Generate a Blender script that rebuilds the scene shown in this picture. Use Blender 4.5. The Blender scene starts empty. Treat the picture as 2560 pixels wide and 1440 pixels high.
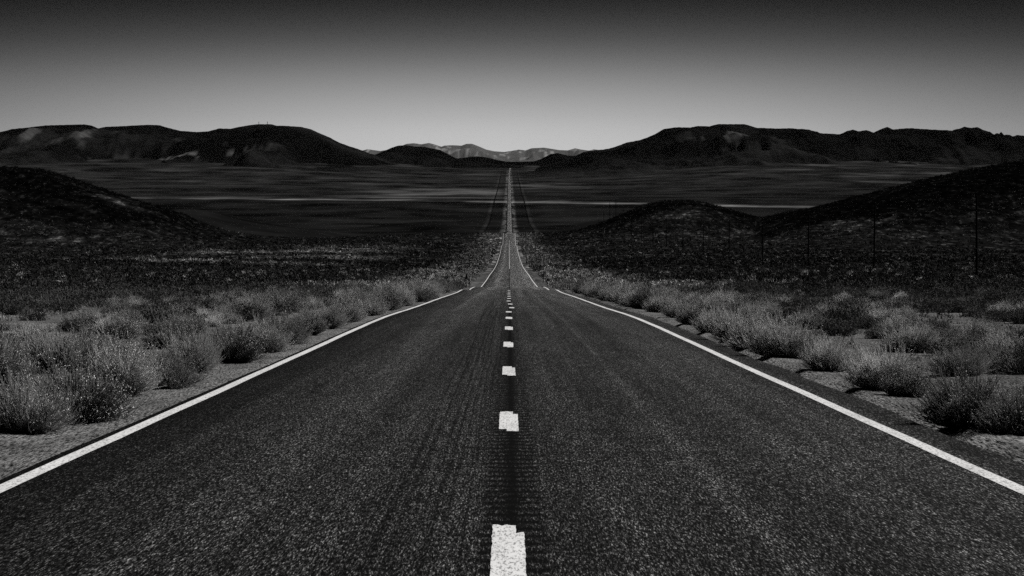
import bpy, math, random
import numpy as np
from mathutils import Vector, Matrix

random.seed(7)
RNG = np.random.default_rng(11)
scene = bpy.context.scene
COL = scene.collection

# ------------------------------------------------------------------ camera model (photo pixels 2560 x 1440)
F = 6560.0
YH = 420.0                      # image row of the true horizon
VPX = 1273.0                    # image column the road runs to
PITCH = math.atan((720 - YH) / F)
YAW = math.atan((1280 - VPX) / F)
EYE = 1.63


def ray(px, py):
    """slope of the sight line: x per metre of depth and z per metre of depth"""
    u = (np.asarray(px, float) - 1280) / F
    v = (720 - np.asarray(py, float)) / F
    cy, sy, cp, sp = math.cos(YAW), math.sin(YAW), math.cos(PITCH), math.sin(PITCH)
    # camera axes: forward, right, up
    fx, fy, fz = sy * cp, cy * cp, -sp
    rx, ry = cy, -sy
    ux, uy, uz = sy * sp, cy * sp, cp
    X = fx + u * rx + v * ux
    Y = fy + u * ry + v * uy
    Z = fz + v * uz
    return X / Y, Z / Y


def zrow(d, py):
    """world height of a point at depth d on the road axis seen in image row py"""
    return EYE + d * float(ray(VPX, py)[1])


# ------------------------------------------------------------------ noise
_P = RNG.permutation(512)
_G = RNG.random(512)


def vnoise(x, y, seed=0):
    x = np.asarray(x, float) + seed * 17.31
    y = np.asarray(y, float) - seed * 9.77
    xi = np.floor(x).astype(int); yi = np.floor(y).astype(int)
    xf = x - xi; yf = y - yi
    xf = xf * xf * (3 - 2 * xf); yf = yf * yf * (3 - 2 * yf)

    def g(a, b):
        return _G[(_P[(a + seed * 31) & 511] + b * 7 + seed * 13) & 511]
    n = (g(xi, yi) * (1 - xf) + g(xi + 1, yi) * xf) * (1 - yf) + (g(xi, yi + 1) * (1 - xf) + g(xi + 1, yi + 1) * xf) * yf
    return n * 2 - 1


def fbm(x, y, oct=5, seed=0, rough=.5):
    a = 1.0; s = 0; t = 0; f = 1.0
    for k in range(oct):
        s = s + a * vnoise(np.asarray(x) * f, np.asarray(y) * f, seed + k); t += a
        a *= rough; f *= 2.03
    return s / t


def ridged(x, y, oct=5, seed=0):
    a = 1.0; s = 0; t = 0; f = 1.0
    for k in range(oct):
        s = s + a * (1 - np.abs(vnoise(np.asarray(x) * f, np.asarray(y) * f, seed + k)) * 2); t += a
        a *= .5; f *= 2.1
    return s / t


def sstep(a, b, x):
    t = np.clip((np.asarray(x, float) - a) / (b - a), 0, 1)
    return t * t * (3 - 2 * t)


def pchip(xs, ys):
    xs = np.asarray(xs, float); ys = np.asarray(ys, float)
    h = np.diff(xs); dl = np.diff(ys) / h
    m = np.zeros_like(ys)
    m[1:-1] = np.where(dl[:-1] * dl[1:] > 0, 2 * dl[:-1] * dl[1:] / np.where(np.abs(dl[:-1] + dl[1:]) < 1e-9, 1e-9, dl[:-1] + dl[1:]), 0)
    m[0] = dl[0]; m[-1] = dl[-1]

    def f(q):
        q = np.asarray(q, float)
        i = np.clip(np.searchsorted(xs, q) - 1, 0, len(xs) - 2)
        t = (q - xs[i]) / h[i]
        t2 = t * t; t3 = t2 * t
        return (2 * t3 - 3 * t2 + 1) * ys[i] + (t3 - 2 * t2 + t) * h[i] * m[i] + (-2 * t3 + 3 * t2) * ys[i + 1] + (t3 - t2) * h[i] * m[i + 1]
    return f


# ------------------------------------------------------------------ relief
GRADE = float(ray(VPX, 653.5)[1])          # slope of the road where the camera stands
rk = [(-40, None), (0, None), (40, None), (75, None)]
RX = [d for d, _ in rk]; RZ = [GRADE * d for d in RX]
for d, y in [(100, 769.5), (140, 745), (184, 731), (205, 724.5), (228, 729), (251, 721.8), (283, 717.5), (318, 722), (355, 714), (420, 700.5),
             (489, 688), (600, 676), (729, 664), (900, 647), (1100, 630), (1254, 615), (1370, 617), (1495, 612), (1570, 599), (1650, 585.5),
             (1900, 600), (2500, 604), (3000, 596), (3400, 582), (4400, 556), (5200, 524), (5800, 503), (7000, 481), (8700, 455), (10500, 435), (13000, 414), (14500, 404)]:
    RX.append(d); RZ.append(zrow(d, y))
z_road = pchip(RX, RZ)
SX = [-40, 0, 40, 75]; SZ = [GRADE * d for d in SX]
for d, y in [(110, 765), (184, 728), (283, 712), (355, 705), (489, 682), (729, 658), (1100, 622), (1254, 611), (1500, 597), (1650, 586), (1900, 600), (2500, 604), (3000, 596),
             (3400, 582), (4400, 556), (5200, 524), (5800, 503), (7000, 481), (8700, 455), (10500, 435), (13000, 414), (14500, 404)]:
    SX.append(d); SZ.append(zrow(d, y))
z_side = pchip(SX, SZ)


class Hill:
    def __init__(s, D, pts, wf, wb, seed):
        s.D = D; s.wf = wf; s.wb = wb; s.seed = seed
        px = np.array([p[0] for p in pts], float); py = np.array([p[1] for p in pts], float)
        a, b = ray(px, py)
        s.x = a * D; s.z = EYE + D * b
        s.base = float(z_side(D)) + 1.6

    def crown(s, x, d):
        """1 towards the crest, 0 on the lower flanks"""
        t = (d - s.D) / np.where(d < s.D, s.wf, s.wb)
        b = np.where(np.abs(t) < 1, .5 + .5 * np.cos(np.pi * np.clip(t, -1, 1)), 0)
        return sstep(.50, .82, b + .12 * fbm(x / 50, d / 50, 3, s.seed + 5)) * (s.h(x, d) > 2)

    def h(s, x, d):
        zs = np.interp(x, s.x, s.z) - s.base
        zs = np.maximum(zs, 0)
        t = (d - s.D) / np.where(d < s.D, s.wf, s.wb)
        b = np.where(np.abs(t) < 1, .5 + .5 * np.cos(np.pi * np.clip(t, -1, 1)), 0)
        n = fbm(x / 60, d / 60, 4, s.seed) * (.05 if s.D == 1500 else .13) * np.clip(np.abs(t) * 4, 0, 1)
        return zs * np.clip(b * (1 + n), 0, 1)


HILLS = [
    Hill(1350, [(-1600, 300), (-700, 330), (-200, 385), (0, 412), (100, 419), (180, 445), (250, 470), (330, 495), (400, 520), (450, 545), (520, 575), (640, 600), (760, 625)], 420, 500, 3),
    Hill(1500, [(1780, 640), (1850, 585), (1900, 556), (2000, 529), (2100, 503), (2200, 475), (2300, 449), (2400, 426), (2480, 412), (2560, 400), (2800, 365), (3300, 330), (4200, 330)], 480, 500, 8),
    Hill(1765, [(1290, 600), (1330, 582), (1400, 560), (1460, 543), (1500, 533), (1550, 522), (1600, 511), (1640, 505), (1680, 502.5), (1720, 505), (1760, 512), (1800, 523), (1850, 540), (1900, 555), (1960, 575), (2040, 600)], 420, 350, 13),
    Hill(2600, [(1240, 600), (1294, 567), (1340, 551), (1372, 543), (1422, 539), (1500, 545), (1600, 570), (1700, 610)], 500, 400, 17),
    Hill(3000, [(200, 600), (300, 540), (411, 522), (450, 520), (500, 521), (540, 528), (600, 545), (650, 556), (720, 567), (800, 580), (900, 600)], 500, 500, 21),
    Hill(3750, [(820, 585), (900, 566), (1000, 557), (1080, 551), (1130, 552), (1180, 560), (1230, 575)], 260, 300, 25),
]


def H(x, d):
    x = np.asarray(x, float); d = np.asarray(d, float)
    x, d = np.broadcast_arrays(x, d)
    ax = np.abs(x)
    zr = z_road(d); zs = z_side(d) + .5 * sstep(30, 80, ax) * sstep(100, 400, d)
    w = sstep(7, 45 + d * .01, ax)
    z = zr * (1 - w) + zs * w
    # undulation away from the carriageway
    amp = sstep(4.6, 9, ax)
    z = z + amp * (.10 * fbm(x / 3.1, d / 3.1, 3, 40) * (d < 500) + .35 * fbm(x / 22, d / 22, 3, 44) * sstep(8, 30, ax) * sstep(30, 90, d)
                   + sstep(25, 120, ax) * sstep(250, 700, d) * 1.6 * fbm(x / 140, d / 140, 3, 47) * (1 - sstep(2200, 3200, d)))
    z = z - 3.5 * sstep(-20, -160, x) * sstep(1250, 1600, d) * (1 - sstep(1900, 2500, d))
    rise = np.interp(d, [6300, 8000, 10000, 12000, 13600], [0, 12, 34, 54, 60])
    z = z + rise * sstep(200, 1100, ax)
    far = sstep(5500, 8500, d) * sstep(60, 900, ax)
    z = z + far * 16 * fbm(x / 900, d / 900, 5, 52)
    # the bed under the pavement, and the low gravel verge
    bed = 1 - sstep(4.3, 4.5, ax)
    z = z - bed * .09
    left = (x < -3.7) & (x > -6)
    z = z - np.where(left, .115 * (1 - sstep(4.6, 6, ax)), 0) * (1 - bed)
    right = (x > 3.7) & (x < 6)
    z = z - np.where(right, .02 + .05 * sstep(4.4, 5.4, ax) * (1 - sstep(5.4, 6, ax)), 0) * (1 - bed)
    hh = np.zeros_like(z)
    for hl in HILLS: hh = np.maximum(hh, hl.h(x, d))
    z = z + hh * sstep(14, 100, ax)
    return z


# ------------------------------------------------------------------ helpers
def tag(o, label=None, cat=None, group=None, kind=None):
    if label: o['label'] = label
    if cat: o['category'] = cat
    if group: o['group'] = group
    if kind: o['kind'] = kind
    return o


def np_mesh(name, verts, faces, tone=None, smooth=False):
    """faces: (n,3) or (n,4) int array"""
    verts = np.asarray(verts, np.float32); faces = np.asarray(faces, np.int32)
    me = bpy.data.meshes.new(name)
    me.vertices.add(len(verts)); me.vertices.foreach_set('co', verts.ravel())
    k = faces.shape[1]
    me.loops.add(faces.size); me.loops.foreach_set('vertex_index', faces.ravel())
    me.polygons.add(len(faces))
    me.polygons.foreach_set('loop_start', np.arange(0, faces.size, k, dtype=np.int32))
    me.polygons.foreach_set('loop_total', np.full(len(faces), k, np.int32))
    if smooth: me.polygons.foreach_set('use_smooth', np.ones(len(faces), bool))
    if tone is not None:
        a = me.attributes.new('tone', 'FLOAT', 'POINT'); a.data.foreach_set('value', np.asarray(tone, np.float32).ravel())
    me.update(calc_edges=True)
    return me


def add(name, me, mat=None, parent=None, loc=None):
    o = bpy.data.objects.new(name, me)
    COL.objects.link(o)
    if mat is not None and me is not None and len(me.materials) == 0: me.materials.append(mat)
    if parent is not None: o.parent = parent
    if loc is not None: o.location = loc
    return o


class MB:
    def __init__(s): s.v = []; s.f = []

    def box(s, c, sz, rot=None):
        n = len(s.v)
        for i in (-1, 1):
            for j in (-1, 1):
                for k in (-1, 1):
                    p = Vector((i * sz[0] / 2, j * sz[1] / 2, k * sz[2] / 2))
                    if rot is not None: p = rot @ p
                    s.v.append(tuple(p + Vector(c)))
        s.f += [tuple(n + q for q in f) for f in ((0, 1, 3, 2), (4, 6, 7, 5), (0, 4, 5, 1), (2, 3, 7, 6), (0, 2, 6, 4), (1, 5, 7, 3))]
        return s

    def tube(s, p0, p1, r0, r1, n=10):
        p0 = Vector(p0); p1 = Vector(p1); a = (p1 - p0).normalized()
        u = a.orthogonal().normalized(); w = a.cross(u); b = len(s.v)
        for p, r in ((p0, r0), (p1, r1)):
            for i in range(n):
                t = 2 * math.pi * i / n
                s.v.append(tuple(p + u * math.cos(t) * r + w * math.sin(t) * r))
        for i in range(n):
            j = (i + 1) % n
            s.f.append((b + i, b + j, b + n + j, b + n + i))
        s.f.append(tuple(b + i for i in reversed(range(n)))); s.f.append(tuple(b + n + i for i in range(n)))
        return s

    def prism(s, prof, y0, y1, axis='x'):
        """outline prof [(y,z)] extruded along x from y0 to y1"""
        b = len(s.v); n = len(prof)
        for q in (y0, y1):
            for a, c in prof: s.v.append((q, a, c))
        for i in range(n):
            j = (i + 1) % n
            s.f.append((b + i, b + j, b + n + j, b + n + i))
        s.f.append(tuple(b + i for i in reversed(range(n)))); s.f.append(tuple(b + n + i for i in range(n)))
        return s

    def mesh(s, name, mat):
        me = bpy.data.meshes.new(name); me.from_pydata(s.v, [], s.f); me.update()
        me.materials.append(mat); return me

    def build(s, name, mat, parent=None):
        return add(name, s.mesh(name, mat), None, parent)


# ------------------------------------------------------------------ materials
class NT:
    def __init__(s, name):
        s.m = bpy.data.materials.new(name); s.m.use_nodes = True
        s.t = s.m.node_tree; s.b = s.t.nodes['Principled BSDF']
        s.b.inputs['Specular IOR Level'].default_value = .2
        s.b.inputs['Roughness'].default_value = .85

    def n(s, typ, **kw):
        q = s.t.nodes.new(typ)
        for k, v in kw.items():
            if k in q.inputs.keys() if hasattr(q.inputs, 'keys') else False: q.inputs[k].default_value = v
            else: setattr(q, k, v)
        return q

    def l(s, a, b): s.t.links.new(a, b)

    def math(s, op, a, b=None, c=None, clamp=False):
        q = s.t.nodes.new('ShaderNodeMath'); q.operation = op; q.use_clamp = clamp
        for i, v in enumerate((a, b, c)):
            if v is None: continue
            if isinstance(v, (int, float)): q.inputs[i].default_value = v
            else: s.l(v, q.inputs[i])
        return q.outputs[0]

    def attr(s, name='tone'):
        q = s.t.nodes.new('ShaderNodeAttribute'); q.attribute_name = name; return q.outputs['Fac']

    def pos(s, scale=(1, 1, 1), obj=False):
        if obj:
            g = s.t.nodes.new('ShaderNodeTexCoord').outputs['Object']
        else:
            g = s.t.nodes.new('ShaderNodeNewGeometry').outputs['Position']
        q = s.t.nodes.new('ShaderNodeVectorMath'); q.operation = 'MULTIPLY'
        s.l(g, q.inputs[0]); q.inputs[1].default_value = scale
        return q.outputs[0]

    def noise(s, vec, scale=1, detail=4, rough=.5, dist=0):
        q = s.t.nodes.new('ShaderNodeTexNoise')
        q.inputs['Scale'].default_value = scale; q.inputs['Detail'].default_value = detail
        q.inputs['Roughness'].default_value = rough; q.inputs['Distortion'].default_value = dist
        s.l(vec, q.inputs['Vector']); return q.outputs[0]

    def rng(s, v, a, b, c, d, smooth=False):
        q = s.t.nodes.new('ShaderNodeMapRange'); q.clamp = True
        if smooth: q.interpolation_type = 'SMOOTHSTEP'
        for i, k in enumerate((a, b, c, d)): q.inputs[i + 1].default_value = k
        s.l(v, q.inputs[0]); return q.outputs[0]

    def grey(s, v):
        q = s.t.nodes.new('ShaderNodeCombineColor')
        for i in range(3): s.l(v, q.inputs[i])
        s.l(q.outputs[0], s.b.inputs['Base Color'])

    def bump(s, h, strength=.5, dist=.02):
        q = s.t.nodes.new('ShaderNodeBump'); q.inputs['Strength'].default_value = strength; q.inputs['Distance'].default_value = dist
        s.l(h, q.inputs['Height']); s.l(q.outputs[0], s.b.inputs['Normal'])


def flat(name, val, rough=.8, spec=.2, var=.25, scale=8, metal=0):
    k = NT(name); k.b.inputs['Roughness'].default_value = rough; k.b.inputs['Specular IOR Level'].default_value = spec
    k.b.inputs['Metallic'].default_value = metal
    nz = k.noise(k.pos(obj=True), scale, 4)
    k.grey(k.math('MULTIPLY', k.rng(nz, .3, .7, 1 - var, 1 + var), val))
    return k.m


# ground: regional tone from the mesh, grain and streaks here
k = NT('desert_ground')
grain = k.noise(k.pos((52, 3.6, 52)), 1, 2, .85)
grain2 = k.noise(k.pos((1.2, .5, 1.2)), 1, 5, .65)
geo = k.t.nodes.new('ShaderNodeNewGeometry')
sep = k.t.nodes.new('ShaderNodeSeparateXYZ'); k.l(geo.outputs['Position'], sep.inputs[0])
near = k.rng(sep.outputs['Y'], 60, 400, 1, 0)
g1 = k.math('ADD', k.math('MULTIPLY', k.math('SUBTRACT', k.rng(grain, .38, .66, .0, 2.3), 1), near), 1)
g2 = k.rng(grain2, .3, .7, .55, 1.45)
streak = k.noise(k.pos((1 / 190, 1 / 330, 0)), 1, 9, .66)
farw = k.rng(sep.outputs['Y'], 1800, 3200, 0, 1)
g3 = k.math('ADD', k.math('MULTIPLY', k.math('SUBTRACT', k.rng(streak, .40, .68, .35, 2.6), 1), farw), 1)
speck = k.noise(k.pos((.26, .06, .10)), 1, 4, .75)
midw = k.math('MULTIPLY', k.rng(sep.outputs['Y'], 350, 700, 0, 1), k.rng(sep.outputs['Y'], 1900, 2600, 1, 0))
g4 = k.math('ADD', k.math('MULTIPLY', k.math('SUBTRACT', k.math('ADD', k.rng(speck, .40, .60, .25, 1.3), k.rng(speck, .57, .70, 0, 7)), 1), midw), 1)
k.grey(k.math('MULTIPLY', k.math('MULTIPLY', k.math('MULTIPLY', k.math('MULTIPLY', k.attr(), g1), g2), g3), g4))
k.bump(grain, .8, .03)
k.b.inputs['Specular IOR Level'].default_value = 0
M_GROUND = k.m

# asphalt
k = NT('asphalt')
sep = k.t.nodes.new('ShaderNodeSeparateXYZ'); geo = k.t.nodes.new('ShaderNodeNewGeometry'); k.l(geo.outputs['Position'], sep.inputs[0])
X = sep.outputs['X']; Y = sep.outputs['Y']
chips = k.noise(k.pos((84, 6.2, 84)), 1, 2, .9)
chips3 = k.noise(k.pos((17, 1.3, 17)), 1, 2, .7)
c3 = k.rng(chips3, .35, .68, .70, 1.42)
chips2 = k.noise(k.pos((110, 14, 110)), 1, 2, .8)
c1 = k.math('ADD', k.rng(chips, .42, .62, .0, 1.3), k.rng(chips, .57, .68, 0, 5.6))
c2 = k.rng(chips2, .40, .72, .3, 2.2)
blot = k.rng(k.noise(k.pos((.8, .12, 1)), 1, 4, .6), .3, .7, .78, 1.22)
# wheel tracks and lane joints
wig = k.math('MULTIPLY', k.math('SUBTRACT', k.noise(k.pos((.0, .05, 0)), 1, 3, .55), .5), .14)
xw = k.math('ADD', X, wig)
cmb = k.t.nodes.new('ShaderNodeCombineXYZ'); k.l(k.math('MULTIPLY', xw, 25), cmb.inputs[0]); k.l(k.math('MULTIPLY', Y, .03), cmb.inputs[1])
lines = k.noise(cmb.outputs[0], 1, 3, .6)
lmask = k.math('MULTIPLY', k.rng(X, -1.05, -.75, 0, 1, True), k.rng(X, -.22, -.1, 1, 0, True))
ldark = k.math('SUBTRACT', 1, k.math('MULTIPLY', lmask, k.rng(lines, .40, .54, .62, 0)))
cmb2 = k.t.nodes.new('ShaderNodeCombineXYZ'); k.l(k.math('MULTIPLY', xw, 2.2), cmb2.inputs[0]); k.l(k.math('MULTIPLY', Y, .02), cmb2.inputs[1])
tracks = k.rng(k.noise(cmb2.outputs[0], 1, 6, .72), .32, .68, .50, 1.5)


def bandk(c, w, amp, src=xw):
    a = k.math('ABSOLUTE', k.math('SUBTRACT', src, c))
    return k.math('MULTIPLY', k.rng(a, 0, w, 1, 0, True), amp)


tr = k.math('ADD', 1, k.math('ADD', k.math('ADD', bandk(-1.75, .55, .34), bandk(1.5, .09, .4)), k.math('ADD', bandk(.75, .5, .16), bandk(2.6, .5, .12))))
edge = k.math('SUBTRACT', 1, k.math('ADD', bandk(3.95, .33, .42, X), bandk(-3.6, .5, .12, X)))
# centre joint and milled rumble strip
joint = k.math('SUBTRACT', 1, k.math('ADD', bandk(.02, .10, .62, X), bandk(0, .26, .34, X)))
saw = k.math('SINE', k.math('MULTIPLY', k.math('ADD', Y, k.math('MULTIPLY', grain_ := k.noise(k.pos((6, .5, 1)), 1, 2), .25)), 2 * math.pi / .43))
rmask = k.math('MULTIPLY', k.rng(k.math('ABSOLUTE', k.math('SUBTRACT', X, .02)), .17, .24, 1, 0), k.rng(Y, 60, 110, 1, 0))
rdark = k.math('SUBTRACT', 1, k.math('MULTIPLY', rmask, k.rng(saw, -.2, .6, 0, .85)))
crack = k.math('SUBTRACT', 1, k.math('MULTIPLY', bandk(65.6, .16, .8, k.math('ADD', Y, k.math('MULTIPLY', k.noise(k.pos((1.5, 0, 0)), 1, 3), .5))), k.rng(X, -1.9, -1.3, 1, 0)))
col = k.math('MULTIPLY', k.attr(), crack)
for q in (c1, c2, c3, blot, ldark, tracks, tr, edge, joint, rdark): col = k.math('MULTIPLY', col, q)
k.grey(col)
k.bump(k.math('ADD', chips, k.math('MULTIPLY', k.math('MULTIPLY', rmask, saw), -.5)), .45, .012)
k.b.inputs['Roughness'].default_value = .9; k.b.inputs['Specular IOR Level'].default_value = .02
M_ASPHALT = k.m

# road paint: worn through over the chippings
k = NT('road_paint')
w1 = k.noise(k.pos((60, 9, 60)), 1, 3, .75)
w2 = k.noise(k.pos((2.5, .5, 1)), 1, 4, .6)
k.grey(k.math('MULTIPLY', k.rng(w1, .36, .52, .30, 1), k.rng(w2, .25, .7, .66, .86)))
k.b.inputs['Specular IOR Level'].default_value = .05
M_PAINT = k.m

k = NT('hill_ground')
nz = k.noise(k.pos((1 / 160, 1 / 160, 1 / 160)), 1, 8, .7)
k.grey(k.math('MULTIPLY', k.attr(), k.rng(nz, .35, .68, .4, 1.9)))
k.bump(nz, .5, 60)
k.b.inputs['Specular IOR Level'].default_value = 0
M_HILL = k.m

k = NT('snow_mountain_rock')
k.grey(k.attr()); k.b.inputs['Specular IOR Level'].default_value = 0; M_MOUNT = k.m


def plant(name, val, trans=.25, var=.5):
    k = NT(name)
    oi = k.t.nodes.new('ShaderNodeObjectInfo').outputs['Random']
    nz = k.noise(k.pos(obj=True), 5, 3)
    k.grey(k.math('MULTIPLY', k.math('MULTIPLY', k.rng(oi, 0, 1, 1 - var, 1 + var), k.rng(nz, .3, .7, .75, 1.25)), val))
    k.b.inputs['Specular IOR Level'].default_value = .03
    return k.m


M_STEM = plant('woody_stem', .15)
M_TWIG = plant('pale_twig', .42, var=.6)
M_HEAD = plant('dry_seed_head', .78)
M_SAGE = plant('sage_leaf', .11)
k = NT('scrub_foliage'); k.grey(k.attr()); k.b.inputs['Specular IOR Level'].default_value = 0; M_SCRUB = k.m
M_POLE = flat('tarred_pole_wood', .012, .8, .1)
M_INSUL = flat('dark_glass_insulator', .02, .3, .5)
M_DARKMETAL = flat('dark_metal', .012, .6, .3)
M_REFL = flat('white_reflector', .75, .4, .4, .05)
M_CAR = flat('dark_car_paint', .01, .35, .5, .05)
M_GLASS = flat('tinted_glass', .01, .08, .6, .02)
M_TYRE = flat('tyre_rubber', .01, .9, .1)
M_MAST = flat('mast_steel', .03, .6, .3)

# ------------------------------------------------------------------ ground sheet
rows = np.concatenate([np.arange(-24, 420, 2.0)])
r = [rows[-1]]
while r[-1] < 13600:
    d = r[-1]
    st = d * .011
    if 1450 < d < 2200: st = 12
    if 5150 < d < 6800: st = 24
    r.append(d + st)
rows = np.concatenate([rows, r[1:]])
inner = np.array([0, 3.6, 3.9, 4.2, 4.35, 4.5, 4.8, 5.1, 5.5, 6, 6.7, 7.5, 8.5, 9.7, 11, 12.5, 14, 16, 18, 20.5, 23, 26, 29, 31, 32.2, 33, 33.8, 35, 38, 42])
NO = 90
cols_pos = []
for d in rows:
    W = 90 + .42 * max(d, 0)
    t = np.linspace(0, 1, NO + 1)[1:]
    o = 42 + (W - 42) * (t ** 1.25)
    cols_pos.append(np.concatenate([inner, o]))
cols_pos = np.array(cols_pos)
gx = np.concatenate([-cols_pos[:, :0:-1], cols_pos], axis=1)
gd = np.repeat(rows[:, None], gx.shape[1], axis=1)
gz = H(gx, gd)
ax = np.abs(gx)


def hit(px, py, d0=300, d1=2200):
    a, b = ray(px, py); dd = np.arange(d0, d1, 4.0)
    q = np.nonzero(EYE + b * dd <= H(a * dd, dd))[0]
    k_ = dd[q[0]] if len(q) else d1
    return float(a * k_), float(k_)


BLOBS = []
for px, py, rx, rd, am in ((2085, 563, 9, 16, .07), (2130, 569, 8, 14, .05), (2205, 549, 9, 14, .05), (2300, 589, 7, 10, .06), (2360, 582, 10, 8, .045), (2420, 545, 8, 14, .035), (1690, 540, 20, 30, .03), (2440, 625, 6, 8, .06),
                           (140, 600, 12, 14, .05), (80, 640, 10, 10, .06), (230, 645, 12, 9, .07), (60, 570, 12, 20, .03), (300, 500, 16, 30, .03)):
    bx, bd = hit(px, py); BLOBS.append((bx, bd, rx, rd, am))


def ground_tone(x, d):
    ax = np.abs(x)
    n1 = fbm(x / 7, d / 9, 4, 60); n2 = fbm(x / 40, d / 60, 4, 64); n3 = fbm(x / 2.5, d / 3, 3, 66)
    gravel = .135
    soil = .12 + .06 * n1
    dark = .016 * (1 + .8 * n2)
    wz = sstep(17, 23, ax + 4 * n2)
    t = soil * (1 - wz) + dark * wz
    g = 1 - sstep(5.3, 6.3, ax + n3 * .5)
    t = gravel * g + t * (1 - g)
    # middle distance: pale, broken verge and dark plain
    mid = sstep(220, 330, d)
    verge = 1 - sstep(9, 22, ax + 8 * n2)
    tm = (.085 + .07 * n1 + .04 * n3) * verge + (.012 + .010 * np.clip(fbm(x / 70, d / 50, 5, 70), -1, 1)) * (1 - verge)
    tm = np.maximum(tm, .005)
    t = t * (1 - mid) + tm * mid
    # hills in the middle distance
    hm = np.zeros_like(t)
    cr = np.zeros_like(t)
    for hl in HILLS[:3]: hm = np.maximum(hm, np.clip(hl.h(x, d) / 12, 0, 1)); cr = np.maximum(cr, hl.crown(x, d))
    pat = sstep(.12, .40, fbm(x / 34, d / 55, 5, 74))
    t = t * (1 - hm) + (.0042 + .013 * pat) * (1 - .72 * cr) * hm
    for (bx, bd, rx, rd, am) in BLOBS:
        q = ((x - bx) / rx) ** 2 + ((d - bd) / rd) ** 2
        t = t + am * np.exp(-q * 1.2) * sstep(-.25, .2, fbm(x / 6, d / 9, 4, 97))
    # valley floor
    val = sstep(1750, 2300, d) * (1 - hm)
    tv = .0085 + .004 * fbm(x / 1500, d / 700, 4, 80)
    up = sstep(6300, 8000, d)
    tv = tv + up * .003 + up * .022 * sstep(.16, .42, fbm(x / 190, d / 330, 5, 82)) * np.where(x > 0, 1, .5)
    D0 = 5660 - .56 * x * (1 + .15 * np.sin(x / 420))
    band = sstep(0, 15, d - D0) * (1 - sstep(90, 260, d - D0 + 110 * fbm(x / 300, d / 500, 4, 84)))
    br = .10 * np.clip(.65 + 1.0 * fbm(x / 110, d / 60, 5, 86), .1, 1.4) * (1 - .45 * sstep(250, 1100, ax))
    tv = tv + band * br
    D1 = 6080 - .25 * x
    b2 = sstep(-10, 40, d - D1) * (1 - sstep(50, 130, d - D1)) * sstep(-1100, -700, x) * (1 - sstep(-60, 10, x))
    tv = tv + b2 * .03
    pl = sstep(0, 500, d - 5950) * (1 - sstep(1100, 1900, d - 5950)) * sstep(-480, -250, x) * (1 - sstep(-40, 0, x))
    tv = tv + pl * .030 * (1 + fbm(x / 200, d / 250, 4, 88))
    tv = tv * np.where(d < D0, .9, 1.15)
    # verges, fence-line tracks along the far road
    vg = (1 - sstep(8, 14, ax)) * sstep(5.0, 5.2, ax)
    tv = tv + vg * .055 * np.clip(.75 + 2.2 * fbm(x / 5, d / 45, 3, 90), .05, 2.5) * (1 - sstep(9000, 12500, d))
    fl = (ax > 31.5) & (ax < 34.5)
    fade = 1 - sstep(9500, 12500, d)
    tv = np.where(fl, tv * (1 - fade) + .0045 * fade, tv)
    fl2 = (np.abs(ax - 36) < 2.2)
    tv = np.where(fl2, tv + .008 * fade * (1 + fbm(x / 9, d / 90, 3, 91)), tv)
    t = t * (1 - val) + tv * val
    # pale dirt track crossing the plain on the right, pale scrub patches left
    tk = np.exp(-((d - (905 + 1.1 * (x - 30))) / 9) ** 2) * sstep(24, 30, x) * (1 - sstep(62, 75, x)) * (fbm(x / 3, d / 6, 3, 93) > -.15)
    t = t + .16 * tk
    lp = sstep(-.05, .25, fbm(x / 26, d / 45, 4, 95)) * sstep(600, 720, d) * (1 - sstep(1050, 1250, d)) * sstep(-125, -95, x) * (1 - sstep(-50, -34, x))
    t = t + .05 * lp
    return np.maximum(t, .002)


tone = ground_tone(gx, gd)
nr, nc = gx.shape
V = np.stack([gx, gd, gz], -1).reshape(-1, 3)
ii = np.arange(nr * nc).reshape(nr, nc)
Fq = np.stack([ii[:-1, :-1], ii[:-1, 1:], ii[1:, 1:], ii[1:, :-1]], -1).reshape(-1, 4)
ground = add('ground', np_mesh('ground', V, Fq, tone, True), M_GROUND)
tag(ground, 'dry desert valley floor and low hills on both sides of the road', 'ground', kind='structure')

# ------------------------------------------------------------------ road slab with its painted lines as parts
rr = rows[rows < 13300]
jl = -3.80 - .02 * vnoise(rr / 3, rr * 0, 5)
jr = 4.16 + .10 * fbm(rr / 7, rr * 0, 4, 7) + .04 * vnoise(rr / 1.7, rr * 0, 9)
jl = np.where(rr > 600, -3.95, jl); jr = np.where(rr > 600, 3.95, jr)
lift = .012 * np.clip(rr / 400, 0, 60)
zr = z_road(rr) + lift
bend = np.where(rr > 10500, ((np.maximum(rr, 10500) - 10500) / 2800) ** 2 * 14, 0)
crown = .03
prof = []
xs_list = [jl, jl, np.full_like(rr, -1.9), np.full_like(rr, 0), np.full_like(rr, 1.9), jr, jr]
dz = [-.15, 0, .0, .0, .0, 0, -.15]
RV = np.stack([np.stack([x + bend, rr, zr + q], -1) for x, q in zip(xs_list, dz)], 1)
n, m = RV.shape[:2]
ii = np.arange(n * m).reshape(n, m)
Fq = np.stack([ii[:-1, :-1], ii[:-1, 1:], ii[1:, 1:], ii[1:, :-1]], -1).reshape(-1, 4)
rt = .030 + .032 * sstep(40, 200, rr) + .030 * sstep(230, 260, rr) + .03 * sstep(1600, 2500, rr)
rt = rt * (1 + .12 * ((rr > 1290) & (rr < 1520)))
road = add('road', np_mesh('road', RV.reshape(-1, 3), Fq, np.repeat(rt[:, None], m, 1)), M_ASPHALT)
tag(road, 'straight two lane asphalt road dropping into the valley', 'road', kind='structure')


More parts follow.
